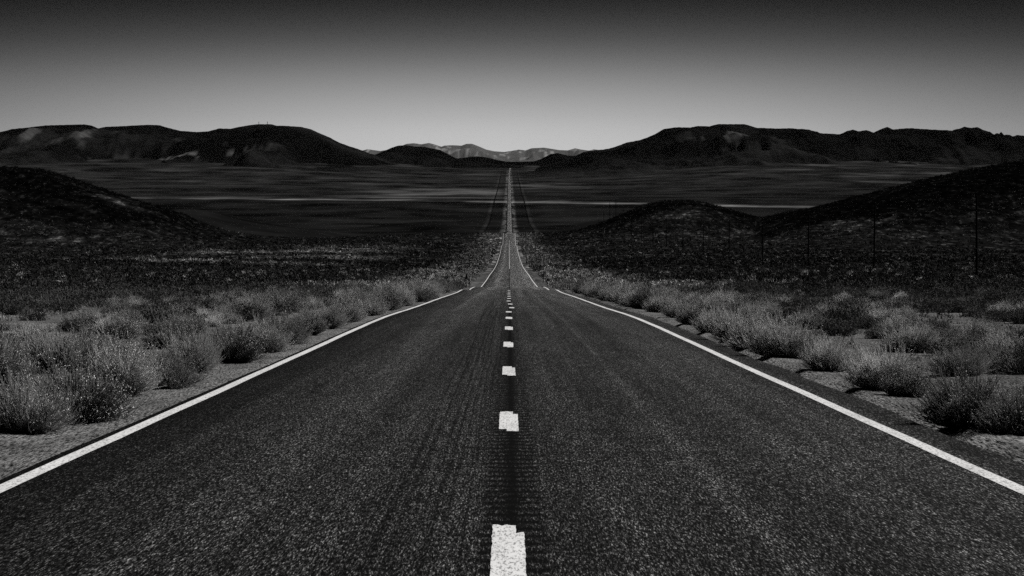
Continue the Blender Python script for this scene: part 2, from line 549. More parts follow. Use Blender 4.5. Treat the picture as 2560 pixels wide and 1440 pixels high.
def strip(name, x0, x1, d0, d1, off=.004, wob=0):
    q = np.concatenate([[d0], rr[(rr > d0) & (rr < d1)], [d1]])
    # follow the slab's own facets
    zz = np.interp(q, rr, zr) + off + .00002 * q
    w = wob * fbm(q / 4, q * 0, 3, 3)
    P = np.concatenate([np.stack([x0 + w * .6 + q * 0, q, zz], -1), np.stack([x1 + w + q * 0, q, zz], -1)])
    k_ = len(q); i = np.arange(k_ - 1)
    f = np.stack([i, k_ + i, k_ + i + 1, i + 1], -1)
    return add(name, np_mesh(name, P, f), M_PAINT, road)


strip('edge_line', -3.71, -3.575, -20, 2600, wob=.02)
strip('edge_line', 3.575, 3.71, -20, 2600, wob=.02)
# broken centre line, twice painted a little out of register
D0 = 10700 / (1318 - 653.5)
for i in range(-1, 16):
    d_top = D0 + 12.19 * i
    if d_top > 205: break
    sh = {7: .10, 8: .05, 9: -.02}.get(i, 0) + random.uniform(-.008, .008)
    q0, q1 = d_top - 3.25, d_top
    P = []; Fd = []
    for (x0, x1, a, b, o) in ((-.105 + sh, .035 + sh, q0 + .3, q1, .004), (-.03 + sh, .085 + sh, q0, q1 - .45, .0046)):
        n0 = len(P); NR, NC = 22, 5
        for r_ in range(NR + 1):
            for c_ in range(NC + 1):
                u_, v_ = c_ / NC, r_ / NR
                xx = x0 + (x1 - x0) * u_; yy = a + (b - a) * v_
                if c_ in (0, NC): xx += random.gauss(0, .0018)
                if r_ in (0, NR): yy += random.gauss(0, .022)
                P.append((xx, yy, float(np.interp(yy, rr, zr)) + o))
        for r_ in range(NR):
            for c_ in range(NC):
                q_ = n0 + r_ * (NC + 1) + c_; Fd.append((q_, q_ + 1, q_ + NC + 2, q_ + NC + 1))
    me = np_mesh('centre_dash', P, Fd)
    add('centre_dash', me, M_PAINT, road)
strip('centre_line', -.01, .09, 640, 1560)

# ------------------------------------------------------------------ ranges
def ridge(name, D, sil, depth_f, depth_b, nx, rough, seed, tonef, mat, rock=0, label='', cat='hills'):
    sil = np.array(sil, float)
    px = np.linspace(sil[0, 0], sil[-1, 0], nx)
    py = np.interp(px, sil[:, 0], sil[:, 1])
    py = py + rock * (np.abs(fbm(px / 7, px * 0, 3, seed + 3)) - .3) * .8
    a, b = ray(px, py)
    xc = a * D; zc = EYE + b * D
    vs = np.concatenate([np.linspace(-1, 0, 46), np.linspace(0, 1, 7)[1:]])
    VV = []; TT = []
    for v in vs:
        d = D + (depth_f if v < 0 else depth_b) * v
        x = xc * (1 + .0 * v)
        zb = np.interp(d, SX, SZ) - 12 if mat is M_HILL else -800
        s = (1 - abs(v)) ** (1.15 if v < 0 else 1)
        hgt = np.maximum(zc - zb, 0)
        n1 = ridged(x / (rough * 1.0), d / (rough * 1.8), 5, seed)
        n2 = fbm(x / (rough * 2.6), d / (rough * 2.6), 4, seed + 9)
        z = zb + hgt * s
        bump = hgt * min(1, abs(v) * 5) * min(1, (1 - abs(v)) * 4)
        z = z + bump * (.40 * (n1 - .35) + .22 * n2)
        # never above the skyline seen from the road
        if v < 0:
            lim = EYE + (b - 1.2 / F) * d
            z = np.minimum(z, lim)
        VV.append(np.stack([x, np.full_like(x, d), z], -1)); TT.append(tonef(x, d, v, px))
    VV = np.array(VV); n, m = VV.shape[:2]
    ii = np.arange(n * m).reshape(n, m)
    f = np.stack([ii[:-1, :-1], ii[:-1, 1:], ii[1:, 1:], ii[1:, :-1]], -1).reshape(-1, 4)
    o = add(name, np_mesh(name, VV.reshape(-1, 3), f, np.array(TT), True), mat)
    tag(o, label, cat, kind='structure')
    return o


SIL_L = [(-700, 360), (-300, 345), (0, 334.5), (18, 332), (46, 322), (84, 317), (116, 313.4), (211, 311), (229, 314), (246, 321), (264, 317), (292, 316), (334, 313.8), (369, 312), (397, 312.7), (418, 318.7),
         (450, 327), (492, 330), (520, 328.5), (548, 321), (577, 322), (598, 317), (626, 312.7), (647, 310.3), (679, 310.5), (689, 313.8), (721, 315), (756, 317.6), (777, 323), (798, 332.7), (823, 343),
         (844, 354.5), (868, 363.7), (879, 367.5), (894, 372), (907, 377), (922, 383), (938, 387), (960, 395), (1000, 408), (1050, 420), (1120, 432)]
SIL_C = [(840, 410), (900, 395), (938, 386.5), (954, 380), (976, 370.6), (994, 364), (1016, 363), (1035, 366), (1060, 367.5), (1079, 370.6), (1101, 375), (1119, 384.7), (1141, 396), (1157, 395), (1176, 391.6),
         (1197, 391), (1219, 394), (1244, 400), (1266, 404), (1297, 404.4), (1335, 403.4), (1354, 397), (1376, 385.6), (1394, 382.5), (1407, 386), (1422, 389.4), (1444, 389), (1470, 392), (1520, 400), (1580, 410)]
SIL_R = [(1240, 434), (1310, 424), (1370, 413), (1422, 398), (1444, 387), (1454, 381.6), (1469, 377.5), (1507, 374), (1533, 369), (1566, 356.6), (1604, 349), (1637, 336), (1661, 321.5), (1695, 318), (1724, 319), (1744, 315), (1773, 316),
         (1794, 310.3), (1864, 310.6), (1889, 319), (1935, 321), (1976, 320.6), (2013, 324), (2042, 332.6), (2100, 335.5), (2117, 327.6), (2133, 324), (2158, 332.6), (2183, 331.8), (2200, 323.5), (2218, 317), (2233, 324),
         (2266, 320), (2283, 320.6), (2312, 323.5), (2353, 324.7), (2374, 331), (2386, 323.5), (2398, 322), (2411, 316.4), (2421, 320.6), (2436, 330.5), (2465, 340), (2477, 336), (2494, 342), (2527, 343), (2547, 338),
         (2560, 339), (2800, 345), (3200, 360)]
SIL_S = [(700, 386), (850, 384), (907, 376), (919, 373), (950, 377.5), (985, 372), (1016, 359.7), (1035, 358), (1054, 360.6), (1072, 357.5), (1085, 360.6), (1104, 367), (1110, 364), (1132, 363), (1154, 364), (1166, 359.7),
         (1179, 359), (1197, 366), (1216, 374), (1235, 378), (1260, 380), (1276, 377.5), (1297, 374), (1313, 376), (1329, 370.6), (1360, 369), (1376, 371.6), (1397, 375), (1419, 376), (1438, 370.6), (1454, 374), (1472, 376.5),
         (1485, 373), (1500, 375), (1560, 378), (1700, 386)]


def t_left(x, d, v, px):
    base = .003 + .007 * sstep(.0, .4, fbm(x / 500, d / 600, 4, 101))
    vv = v - .22 + .05 * fbm(px / 40, px * 0, 3, 107)
    sunlit = sstep(.12, .42, fbm(px / 42, np.full_like(px, v * 9), 5, 105)) * sstep(-.70, -.56, vv) * (1 - sstep(-.42, -.30, vv))  # sunlit slope faces, painted in as paler patches of tone
    w = sstep(40, 160, px) * (1 - sstep(400, 520, px))
    foot = sstep(.0, .3, fbm(px / 18, np.full_like(px, v * 30), 4, 109)) * np.exp(-((vv + .66 - .02 * np.sin(px / 60)) / .022) ** 2) * sstep(300, 340, px) * (1 - sstep(640, 780, px))
    return base + .006 * (1 - sstep(-.66, -.38, v)) + .04 * sunlit * w + .10 * foot


def t_cent(x, d, v, px): return .004 + .003 * fbm(x / 400, d / 400, 4, 111)


def t_right(x, d, v, px):
    base = .0035 + .005 * sstep(0, .4, fbm(x / 500, d / 600, 4, 121))
    w = np.exp(-((px - 1790) / 90) ** 2) * np.exp(-((v + .34) / .16) ** 2)  # where lit facets are painted into the tone
    return base + .006 * (1 - sstep(-.66, -.38, v)) + .04 * w * sstep(-.1, .3, fbm(px / 30, np.full_like(px, v * 10), 4, 123))


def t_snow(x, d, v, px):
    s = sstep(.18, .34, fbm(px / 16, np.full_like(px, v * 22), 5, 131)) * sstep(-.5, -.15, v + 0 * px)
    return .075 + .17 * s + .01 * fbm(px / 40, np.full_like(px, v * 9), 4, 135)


ridge('hills_left', 12600, SIL_L, 3000, 1500, 620, 420, 200, t_left, M_HILL, 1.5, 'long dark mountain range closing the valley on the left')
ridge('hills_middle', 14300, SIL_C, 2600, 1500, 420, 420, 220, t_cent, M_HILL, 1.0, 'low black hills at the pass where the road leaves the valley')
ridge('hills_right', 12600, SIL_R, 3000, 1500, 640, 420, 240, t_right, M_HILL, 1.8, 'dark rocky mountain range closing the valley on the right')
ridge('mountains', 150000, SIL_S, 22000, 12000, 420, 4500, 260, t_snow, M_MOUNT, .6, 'pale hazy mountains with snow streaks far beyond the pass', 'mountains')

# ------------------------------------------------------------------ shrubs
def tubes(P, R, sides=3):
    n, k_, _ = P.shape
    T = np.gradient(P, axis=1); T /= np.linalg.norm(T, axis=2, keepdims=True) + 1e-9
    ref = np.where(np.abs(T[..., 2:3]) > .9, np.array([1., 0, 0]), np.array([0, 0, 1.]))
    U = np.cross(T, ref); U /= np.linalg.norm(U, axis=2, keepdims=True) + 1e-9
    Wv = np.cross(T, U)
    a = np.arange(sides) * 2 * math.pi / sides
    ring = P[:, :, None] + R[:, :, None, None] * (U[:, :, None] * np.cos(a)[:, None] + Wv[:, :, None] * np.sin(a)[:, None])
    Vv = ring.reshape(-1, 3)
    base = (np.arange(n)[:, None, None] * k_ + np.arange(k_ - 1)[None, :, None]) * sides
    s0 = np.arange(sides)[None, None]; s1 = (s0 + 1) % sides
    f = np.stack(np.broadcast_arrays(base + s0, base + s1, base + sides + s1, base + sides + s0), -1).reshape(-1, 4)
    return Vv, f


def rabbit_variant(seed, n=330, twigs=4, dens=1.0, spread=78, tuft=3):
    g = np.random.default_rng(seed)
    az = g.random(n) * 2 * math.pi
    th = np.radians(spread) * np.sqrt(g.random(n)) * (.85 + .3 * g.random(n))
    lobes = 1 + .22 * np.sin(az * 2 + seed) + .17 * np.sin(az * 5 + 2 * seed) * np.sin(th * 3 + seed)
    L = (.55 + .52 * g.random(n) ** 1.3) * lobes * (1 - .12 * (th / 1.5))
    t = np.linspace(0, 1, 5)[None]
    thv = th[:, None] * (1.06 - .30 * t) + (g.random((n, 1)) - .5) * .3 * t
    azv = az[:, None] + (g.random((n, 1)) - .5) * .5 * t
    seg = L[:, None] / 4
    dx = np.sin(thv) * np.cos(azv) * seg; dy = np.sin(thv) * np.sin(azv) * seg; dz = np.cos(thv) * seg
    b0 = np.stack([np.cos(az) * .10 * g.random(n), np.sin(az) * .10 * g.random(n), np.full(n, -.03)], -1)
    P = np.zeros((n, 5, 3)); P[:, 0] = b0
    for i in range(4): P[:, i + 1] = P[:, i] + np.stack([dx[:, i], dy[:, i], dz[:, i]], -1)
    P[..., 2] = np.maximum(P[..., 2], -.03 + .02 * t)
    R = np.linspace(.0085, .0042, 5)[None] * (.7 + .6 * g.random((n, 1)))
    v1, f1 = tubes(P, R)
    # twigs
    ti = np.repeat(np.arange(n), twigs); tt = .50 + .46 * g.random(n * twigs)
    i0 = np.minimum((tt * 4).astype(int), 3); fr = tt * 4 - i0
    p0 = P[ti, i0] * (1 - fr[:, None]) + P[ti, i0 + 1] * fr[:, None]
    dr = P[ti, i0 + 1] - P[ti, i0]; dr /= np.linalg.norm(dr, axis=1, keepdims=True)
    dr = dr + (g.random((n * twigs, 3)) - .5) * 1.0 + np.array([0, 0, .25]); dr /= np.linalg.norm(dr, axis=1, keepdims=True)
    Lt = .12 + .16 * g.random(n * twigs)
    Q = np.stack([p0, p0 + dr * Lt[:, None] * .5, p0 + dr * Lt[:, None] + np.array([0, 0, .015])], 1)
    v2, f2 = tubes(Q, np.linspace(.0048, .003, 3)[None] * np.ones((n * twigs, 1)))
    sv = np.concatenate([v1, v2]); sf = np.concatenate([f1, f2 + len(v1)])
    # seed heads at twig and stem tips
    tips = np.concatenate([P[:, -1], Q[:, -1]])
    tips = tips[g.random(len(tips)) < dens]
    m_ = len(tips)
    c = np.repeat(tips, tuft, 0) + (g.random((m_ * tuft, 3)) - .5) * .045
    u = g.normal(size=(m_ * tuft, 3)); u /= np.linalg.norm(u, axis=1, keepdims=True)
    w = np.cross(u, g.normal(size=(m_ * tuft, 3))); w /= np.linalg.norm(w, axis=1, keepdims=True)
    s_ = (.004 + .006 * g.random(m_ * tuft))[:, None]
    hv = np.stack([c + u * s_ * 1.6, c - u * s_ * .8 + w * s_, c - u * s_ * .8 - w * s_], 1).reshape(-1, 3)
    hf = np.arange(len(hv)).reshape(-1, 3)
    return sv, sf, hv, hf, len(f1)


def sage_variant(seed, n=120, leaves=16):
    g = np.random.default_rng(seed)
    az = g.random(n) * 2 * math.pi; th = np.radians(82) * np.sqrt(g.random(n))
    L = .6 + .35 * g.random(n)
    t = np.linspace(0, 1, 4)[None]
    thv = th[:, None] * (1.1 - .35 * t)
    seg = L[:, None] / 3
    st = np.stack([np.sin(thv) * np.cos(az[:, None]) * seg, np.sin(thv) * np.sin(az[:, None]) * seg, np.cos(thv) * seg], -1)
    P = np.zeros((n, 4, 3)); P[:, 0, 2] = -.03
    for i in range(3): P[:, i + 1] = P[:, i] + st[:, i]
    v1, f1 = tubes(P, np.linspace(.012, .005, 4)[None] * np.ones((n, 1)))
    k_ = n * leaves
    ti = np.repeat(np.arange(n), leaves); tt = .35 + .65 * g.random(k_)
    i0 = np.minimum((tt * 3).astype(int), 2); fr = (tt * 3 - i0)[:, None]
    c = P[ti, i0] * (1 - fr) + P[ti, i0 + 1] * fr + (g.random((k_, 3)) - .5) * .14
    c[:, 2] = np.maximum(c[:, 2], .0)
    u = g.normal(size=(k_, 3)) + np.array([0, 0, .8]); u /= np.linalg.norm(u, axis=1, keepdims=True)
    w = np.cross(u, g.normal(size=(k_, 3))); w /= np.linalg.norm(w, axis=1, keepdims=True)
    a = (.035 + .03 * g.random(k_))[:, None]
    lv = np.stack([c + u * a, c - u * a * .7 + w * a * .35, c - u * a * .7 - w * a * .35], 1).reshape(-1, 3)
    lf = np.arange(len(lv)).reshape(-1, 3)
    return v1, f1, lv, lf


def merged(name, v1, f1, v2, f2, m1, m2):
    """quads then triangles in one mesh with two materials"""
    f1t = np.concatenate([f1[:, [0, 1, 2]], f1[:, [0, 2, 3]]])
    me = np_mesh(name, np.concatenate([v1, v2]), np.concatenate([f1t, f2 + len(v1)]))
    me.materials.append(m1); me.materials.append(m2)
    idx = np.zeros(len(f1t) + len(f2), np.int32); idx[len(f1t):] = 1
    me.polygons.foreach_set('material_index', idx)
    return me


RAB = []
for s_, n_, sp_ in ((1, 760, 80), (2, 640, 74), (3, 820, 84), (4, 560, 70), (5, 700, 78), (6, 680, 72)):
    sv, sf, hv, hf, nst = rabbit_variant(s_, n_, 6, .55, sp_)
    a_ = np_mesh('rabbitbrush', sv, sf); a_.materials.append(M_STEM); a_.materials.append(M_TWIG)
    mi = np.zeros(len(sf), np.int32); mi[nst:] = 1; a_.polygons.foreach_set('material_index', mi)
    b_ = np_mesh('seed_heads', hv, hf); b_.materials.append(M_HEAD)
    RAB.append((a_, b_))
SAGE = []
for s_ in range(5):
    v1, f1, lv, lf = sage_variant(50 + s_)
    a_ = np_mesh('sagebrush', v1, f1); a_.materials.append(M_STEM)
    b_ = np_mesh('leaves', lv, lf); b_.materials.append(M_SAGE)
    SAGE.append((a_, b_))

# hand-placed rabbitbrush nearest the camera: photo column and row of the foot, height in photo pixels, width factor, variant
NEAR = [(60, 1082, 150, 1.1, 4), (187, 1056, 165, 1.12, 0), (300, 985, 150, 1.0, 1), (408, 972, 110, 1.15, 2), (480, 930, 110, 1.0, 4), (582, 908, 112, 1.0, 5), (655, 882, 90, 1.0, 0), (700, 862, 80, 1.1, 2),
        (770, 838, 70, 1.1, 3), (815, 822, 70, 1.0, 1), (865, 806, 65, 1.0, 4), (925, 790, 58, 1.0, 0), (965, 776, 50, 1.05, 5), (1005, 766, 48, 1.0, 2), (1040, 756, 44, 1.1, 1), (1075, 748, 42, 1.0, 3),
        (2425, 1066, 165, 1.05, 3), (2555, 1085, 130, 1.0, 2), (2262, 992, 72, 1.25, 4), (2200, 975, 120, .9, 1), (2068, 928, 86, 1.0, 5), (1960, 893, 115, 1.0, 0), (1905, 872, 92, 1.0, 2), (1850, 853, 85, 1.1, 4),
        (1790, 832, 76, 1.1, 1), (1735, 812, 66, 1.1, 3), (1700, 796, 58, 1.0, 5), (1655, 782, 58, 1.0, 0), (1610, 770, 52, 1.0, 2), (1570, 760, 48, 1.1, 4), (1535, 752, 44, 1.0, 1), (1500, 744, 40, 1.1, 3)]
plants = []     # x, d, height, width factor, kind, variant, row
for px, py, hp, wf, vr in NEAR:
    a, b = ray(px, py)
    d = None
    for dd in np.arange(18, 220, .25):
        if EYE + b * dd <= float(H(a * dd, dd)): d = dd; break
    if d is None: d = 150
    plants.append((float(a * d), float(d), hp * d / F, wf, 'rab', vr, 'front'))
g = np.random.default_rng(5)


def far_enough(x, d, r_, lst): return all((x - q[0]) ** 2 + (d - q[1]) ** 2 > r_ * r_ for q in lst)


# rest of the two roadside rows out to the crest and beyond
for sd in (-1, 1):
    dmax = max(q[1] for q in plants if q[0] * sd > 0)
    d = 100
    while d < 270:
        x = sd * (5.0 + 1.0 * g.random() ** 1.3)
        if far_enough(x, d, .6, plants): plants.append((x, d, .55 + .4 * g.random(), 1.0, 'rab', int(g.integers(6)), 'front'))
        d += .6 + .9 * g.random()
    # second file right behind
    d = 30
    while d < 250:
        x = sd * (6.3 + 2.0 * g.random())
        if far_enough(x, d, .7, plants): plants.append((x, d, .40 + .38 * g.random(), 1.05, 'rab', int(g.integers(6)), 'second'))
        d += 4.0 + 6 * g.random()
# open pale zone
cnt = 0
for _ in range(6600):
    d = 28 + 240 * g.random() ** .8; x = (7.0 + 17 * g.random()) * (1 if g.random() < .5 else -1)
    if abs(x) > .225 * d + 3: continue
    cl = float(fbm(x / 5, d / 8, 3, 150))
    if cl < -.14: continue
    if not far_enough(x, d, .8, plants[-60:]): continue
    dark = abs(x) + 5 * float(fbm(x / 9, d / 14, 3, 155)) > 14
    kind = 'sage' if (dark and g.random() < .85) or g.random() < .5 else 'rab'
    plants.append((x, d, (.20 + .34 * g.random() ** 1.4), 1.25, kind, int(g.integers(6 if kind == 'rab' else 5)), 'open'))
# dark sage plain near
for _ in range(9000):
    d = 60 + 240 * g.random() ** .75; x = (17 + 50 * g.random()) * (1 if g.random() < .5 else -1)
    if abs(x) > .225 * d + 3: continue
    if float(fbm(x / 6, d / 9, 3, 171)) < -.18: continue
    plants.append((x, d, .30 + .38 * g.random(), 1.3, 'sage', int(g.integers(5)), 'plain'))
print('near plants', len(plants))

ORD = ['nearest', 'second', 'third', 'fourth', 'fifth', 'sixth', 'seventh', 'eighth', 'ninth', 'tenth', 'eleventh', 'twelfth', 'thirteenth', 'fourteenth', 'fifteenth', 'sixteenth', 'seventeenth', 'eighteenth',
       'nineteenth', 'twentieth']


def inframe(x, d, z, m=60):
    u = (x / d) * F + VPX; v = YH - (z - EYE) / d * F
    return -m < u < 2560 + m and v < 1440 + m


indiv = {'rab': [], 'sage': []}; rest = []
order = sorted(plants, key=lambda q: -(q[2] * q[3] / q[1]))
for q in order:
    x, d = q[0], q[1]
    if not inframe(x, d, float(H(x, d))): continue
    if len(indiv[q[4]]) < 296: indiv[q[4]].append(q)
    else: rest.append(q)
front = {-1: sorted([q for q in indiv['rab'] if q[6] == 'front' and q[0] < 0], key=lambda q: q[1]), 1: sorted([q for q in indiv['rab'] if q[6] == 'front' and q[0] > 0], key=lambda q: q[1])}
front_id = {}
for sd in (-1, 1):
    for i, q in enumerate(front[sd]): front_id[id(q)] = i
used = {}


def label_for(q):
    x, d, h, wf, kind, vr, rw = q
    sd = -1 if x < 0 else 1
    side = 'left' if sd < 0 else 'right'
    size = 'low' if h < .42 else ('tall' if h > .62 else 'rounded')
    name = 'dry rabbitbrush' if kind == 'rab' else 'dark leafy sagebrush'
    if rw == 'front':
        i = front_id.get(id(q), 99)
        if i < 20:
            o = ORD[i] if i else 'nearest'
            return '%s %s on the %s gravel verge, %s from the camera in its row' % (size, name, side, o), None
        return 'distant %s in the row along the %s road edge near the crest' % (name, side), 'rabbitbrush row along the %s road edge by the crest' % side
    # by the front-row neighbour in the same sight line
    cand = front[sd][:20]
    if cand and d < 110 and rw in ('second', 'open'):
        ang = x / d
        j = min(range(len(cand)), key=lambda i: abs(cand[i][0] / cand[i][1] - ang))
        how = 'just behind' if d < cand[j][1] * 1.25 else ('farther back behind' if d < cand[j][1] * 1.8 else 'far behind')
        lb = '%s %s %s the %s bush of the %s roadside row' % (size, name, how, ORD[j], side)
        return lb, '%s behind the %s roadside row' % ('rabbitbrush' if kind == 'rab' else 'sagebrush', side)
    if rw == 'plain':
        return 'small dark sagebrush in the even black scrub beyond the %s verge' % side, 'sagebrush on the %s plain' % side
    return 'small %s scattered on pale ground beyond the %s verge' % (name, side), 'scattered %s beyond the %s verge' % ('rabbitbrush' if kind == 'rab' else 'sagebrush', side)


for kind in ('rab', 'sage'):
    for q in indiv[kind]:
        x, d, h, wf, _, vr, rw = q
        A, B = (RAB if kind == 'rab' else SAGE)[vr]
        nm = 'rabbitbrush' if kind == 'rab' else 'sagebrush'
        o = bpy.data.objects.new(nm, A); COL.objects.link(o)
        o.location = (x, d, float(H(x, d)) - .01); sc = h * (.93 if kind == 'rab' else 1.25)
        o.scale = (sc * wf * g.uniform(.85, 1.15), sc * wf * g.uniform(.85, 1.15), sc * g.uniform(.9, 1.12)); o.rotation_euler = (g.uniform(-.13, .13), g.uniform(-.13, .13), g.uniform(0, 6.28))
        lb, gr = label_for(q)
        tag(o, lb, 'bush', gr)
        c = bpy.data.objects.new('seed_heads' if kind == 'rab' else 'leaves', B); COL.objects.link(c); c.parent = o


# ---- the uncountable rest, as stuff
def scrub_clump(n, leaf, seed, upright=.5):
    g = np.random.default_rng(seed)
    az = g.random(n) * 2 * math.pi; r_ = np.sqrt(g.random(n)); hh = g.random(n) ** .7 * np.sqrt(np.maximum(0, 1 - (r_ * .9) ** 2))
    c = np.stack([np.cos(az) * r_ * .62, np.sin(az) * r_ * .62, .06 + hh * .9], -1)
    out = c * np.array([1, 1, .6]); out /= np.linalg.norm(out, axis=1, keepdims=True) + 1e-6
    u = out + g.normal(size=(n, 3)) * .5 + np.array([0, 0, upright]); u /= np.linalg.norm(u, axis=1, keepdims=True)
    w = np.cross(u, g.normal(size=(n, 3))); w /= np.linalg.norm(w, axis=1, keepdims=True)
    a = leaf * (.6 + .8 * g.random(n))[:, None]
    return np.stack([c + u * a, c - u * a + w * a * .32, c - u * a - w * a * .32], 1)      # n,3,3


def scatter(name, P, D, hgt, tone, n, leaf, upr, seed, label, cat):
    vs = [scrub_clump(n, leaf, seed + i, upr) for i in range(6)]
    g = np.random.default_rng(seed)
    N = len(P); which = g.integers(6, size=N)
    Vv = np.array(vs)[which]                      # N,n,3,3
    ang = g.random(N) * 6.283; ca, sa = np.cos(ang)[:, None, None], np.sin(ang)[:, None, None]
    X = Vv[..., 0] * ca - Vv[..., 1] * sa; Yv = Vv[..., 0] * sa + Vv[..., 1] * ca
    W = np.stack([X * (hgt * 1.25)[:, None, None], Yv * (hgt * 1.25)[:, None, None], Vv[..., 2] * hgt[:, None, None]], -1)
    base = np.stack([P, D, H(P, D) - .03], -1)
    W = W + base[:, None, None]
    tn = np.repeat(tone[:, None], n * 3, 1) * np.repeat(g.uniform(.6, 1.5, (N, n)), 3, 1)
    vv = W.reshape(-1, 3)
    o = add(name, np_mesh(name, vv, np.arange(len(vv)).reshape(-1, 3), tn), M_SCRUB)
    tag(o, label, cat, kind='stuff'); return o


R_ = np.array([(q[0], q[1], q[2], q[4] == 'rab') for q in rest])
rb = R_[R_[:, 3] == 1]; sg = R_[R_[:, 3] == 0]
if len(rb): scatter('roadside_brush', rb[:, 0], rb[:, 1], rb[:, 2] * 1.15, g.uniform(.12, .4, len(rb)), 150, .085, 1.2, 300, 'mass of dry pale brush between and behind the roadside bushes', 'brush')
if len(sg): scatter('sagebrush_scrub', sg[:, 0], sg[:, 1], sg[:, 2] * 1.2, g.uniform(.04, .16, len(sg)), 110, .10, .6, 310, 'dense low dark sagebrush covering the near plain', 'scrub')

# low dry grass and litter on the verge soil
ng = 9000
dg = 20 + 190 * g.random(ng) ** .9; xg = (4.75 + 17 * g.random(ng) ** 1.1) * np.where(g.random(ng) < .5, 1, -1)
ok = (np.abs(xg) < .225 * dg + 2) & (fbm(xg / 3, dg / 5, 4, 181) > -.12) & ((np.abs(xg) > 5.3) | (g.random(ng) < .25))
xg, dg = xg[ok], dg[ok]
scatter('dry_grass', xg, dg, g.uniform(.06, .24, len(xg)), g.uniform(.04, .55, len(xg)) * np.where(g.random(len(xg)) < .35, .25, 1), 26, .16, 1.6, 340, 'short dry grass and litter on the pale verge soil', 'grass')

# middle distance scrub
P = []; Dd = []
def throw(n, d0, d1, p, xf, xmin):
    d = d0 + (d1 - d0) * g.random(n) ** p; x = (g.random(n) * 2 - 1) * (xf * d)
    kk = np.abs(x) > xmin
    return x[kk], d[kk]
x1, d1 = throw(9000, 240, 520, .8, .225, 7)
x2, d2 = throw(15000, 500, 1050, .8, .22, 7)
x3, d3 = throw(20000, 1000, 1900, .9, .215, 8)
nv = 5200
dv = 215 + 1500 * g.random(nv) ** 1.5; xv = (5.6 + 15 * g.random(nv) ** 1.4) * np.where(g.random(nv) < .5, 1, -1)
nh = 26000; xh = []; dh = []
for hl in HILLS[:3]:
    dd = hl.D - hl.wf + (hl.wf + 60) * g.random(nh // 3); aa = g.uniform(-.215, .215, nh // 3)
    ok = hl.h(aa * dd, dd) > 2
    xh.append((aa * dd)[ok]); dh.append(dd[ok])
x = np.concatenate([x1, x2, x3, xv] + xh); d = np.concatenate([d1, d2, d3, dv] + dh)
hills = np.zeros_like(x); crown = np.zeros_like(x)
for hl in HILLS[:3]: hills = np.maximum(hills, hl.h(x, d)); crown = np.maximum(crown, hl.crown(x, d))
cl = fbm(x / 26, d / 45, 4, 160)
keep = g.random(len(x)) < np.where(hills > 3, .55 + .6 * cl, .8 + .5 * cl)
x, d, hills, crown = x[keep], d[keep], hills[keep], crown[keep]
verge = 1 - sstep(12, 26, np.abs(x) + 6 * fbm(x / 14, d / 30, 3, 163))
lp = sstep(-.05, .25, fbm(x / 26, d / 45, 4, 95)) * sstep(600, 720, d) * (1 - sstep(1050, 1250, d)) * sstep(-125, -95, x) * (1 - sstep(-50, -34, x))
tn = .034 * np.exp(g.normal(size=len(x)) * .6) + .22 * (g.random(len(x)) < .035)
tn = tn + verge * g.uniform(.02, .34, len(x)) * (g.random(len(x)) < .75) + lp * g.uniform(0, .5, len(x)) + .10 * (hills > 3) * (g.random(len(x)) < .18)
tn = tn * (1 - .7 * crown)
hg = g.uniform(.45, .95, len(x)) * (1 + .25 * sstep(600, 1500, d))
nearer = d < 560
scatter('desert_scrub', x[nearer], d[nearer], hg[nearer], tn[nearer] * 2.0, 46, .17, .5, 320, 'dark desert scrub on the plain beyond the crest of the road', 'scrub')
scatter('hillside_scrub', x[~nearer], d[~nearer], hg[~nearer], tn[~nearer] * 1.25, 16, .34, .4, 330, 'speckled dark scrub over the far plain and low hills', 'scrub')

# ------------------------------------------------------------------ power line on the right
XP = 67.8


def make_pole():
    root = bpy.data.objects.new('utility_pole', None); COL.objects.link(root)
    MB().tube((0, 0, -.3), (0, 0, 12), .19, .13, 10).build('shaft', M_POLE, root)
    a = MB().box((0, -.16, 9.85), (2.1, .10, .14))
    for s in (-1, 1):
        a.tube((s * .62, -.17, 9.82), (s * .08, -.17, 9.2), .025, .025, 6)
    a.build('crossarm', M_POLE, root)
    for s in (-1, 1):
        MB().tube((s * .98, -.16, 9.9), (s * .98, -.16, 10.3), .03, .03, 6).tube((s * .98, -.16, 10.18), (s * .98, -.16, 10.42), .09, .055, 8).build('insulator', M_INSUL, root)
    MB().tube((0, 0, 12), (0, 0, 12.25), .035, .035, 6).tube((0, 0, 12.15), (0, 0, 12.42), .09, .055, 8).build('insulator', M_INSUL, root)
    return root


pole0 = make_pole()
PORD = ['tallest and nearest', 'second nearest', 'third nearest', 'fourth nearest', 'fifth nearest', 'sixth nearest', 'seventh nearest', 'eighth nearest', 'ninth nearest', 'tenth nearest', 'eleventh nearest', 'twelfth nearest']
for i in range(16):
    px = 1 / (1 / 1170 + .000241 * i)
    d = XP * F / px
    if i == 0: o = pole0
    else:
        o = pole0.copy(); COL.objects.link(o)
        for ch in pole0.children:
            c = ch.copy(); COL.objects.link(c); c.parent = o
    o.location = (XP, d, float(H(XP, d))); o.rotation_euler = (random.uniform(-.006, .006), random.uniform(-.010, .010), 0)
    if i < 12: lb = 'dark wooden utility pole on the right plain, %s of the line' % PORD[i]
    else: lb = ['utility pole low on the left flank of the small hill', 'utility pole rising over the small hill, right of the tallest there', 'utility pole standing highest above the small hill against the valley', 'utility pole beyond the small hill, leftmost of the whole line'][i - 12]
    tag(o, lb, 'utility pole', 'utility poles along the right side')

# ------------------------------------------------------------------ roadside markers
def at(px, py, d):
    a, b = ray(px, py); return float(a * d), EYE + float(b * d)


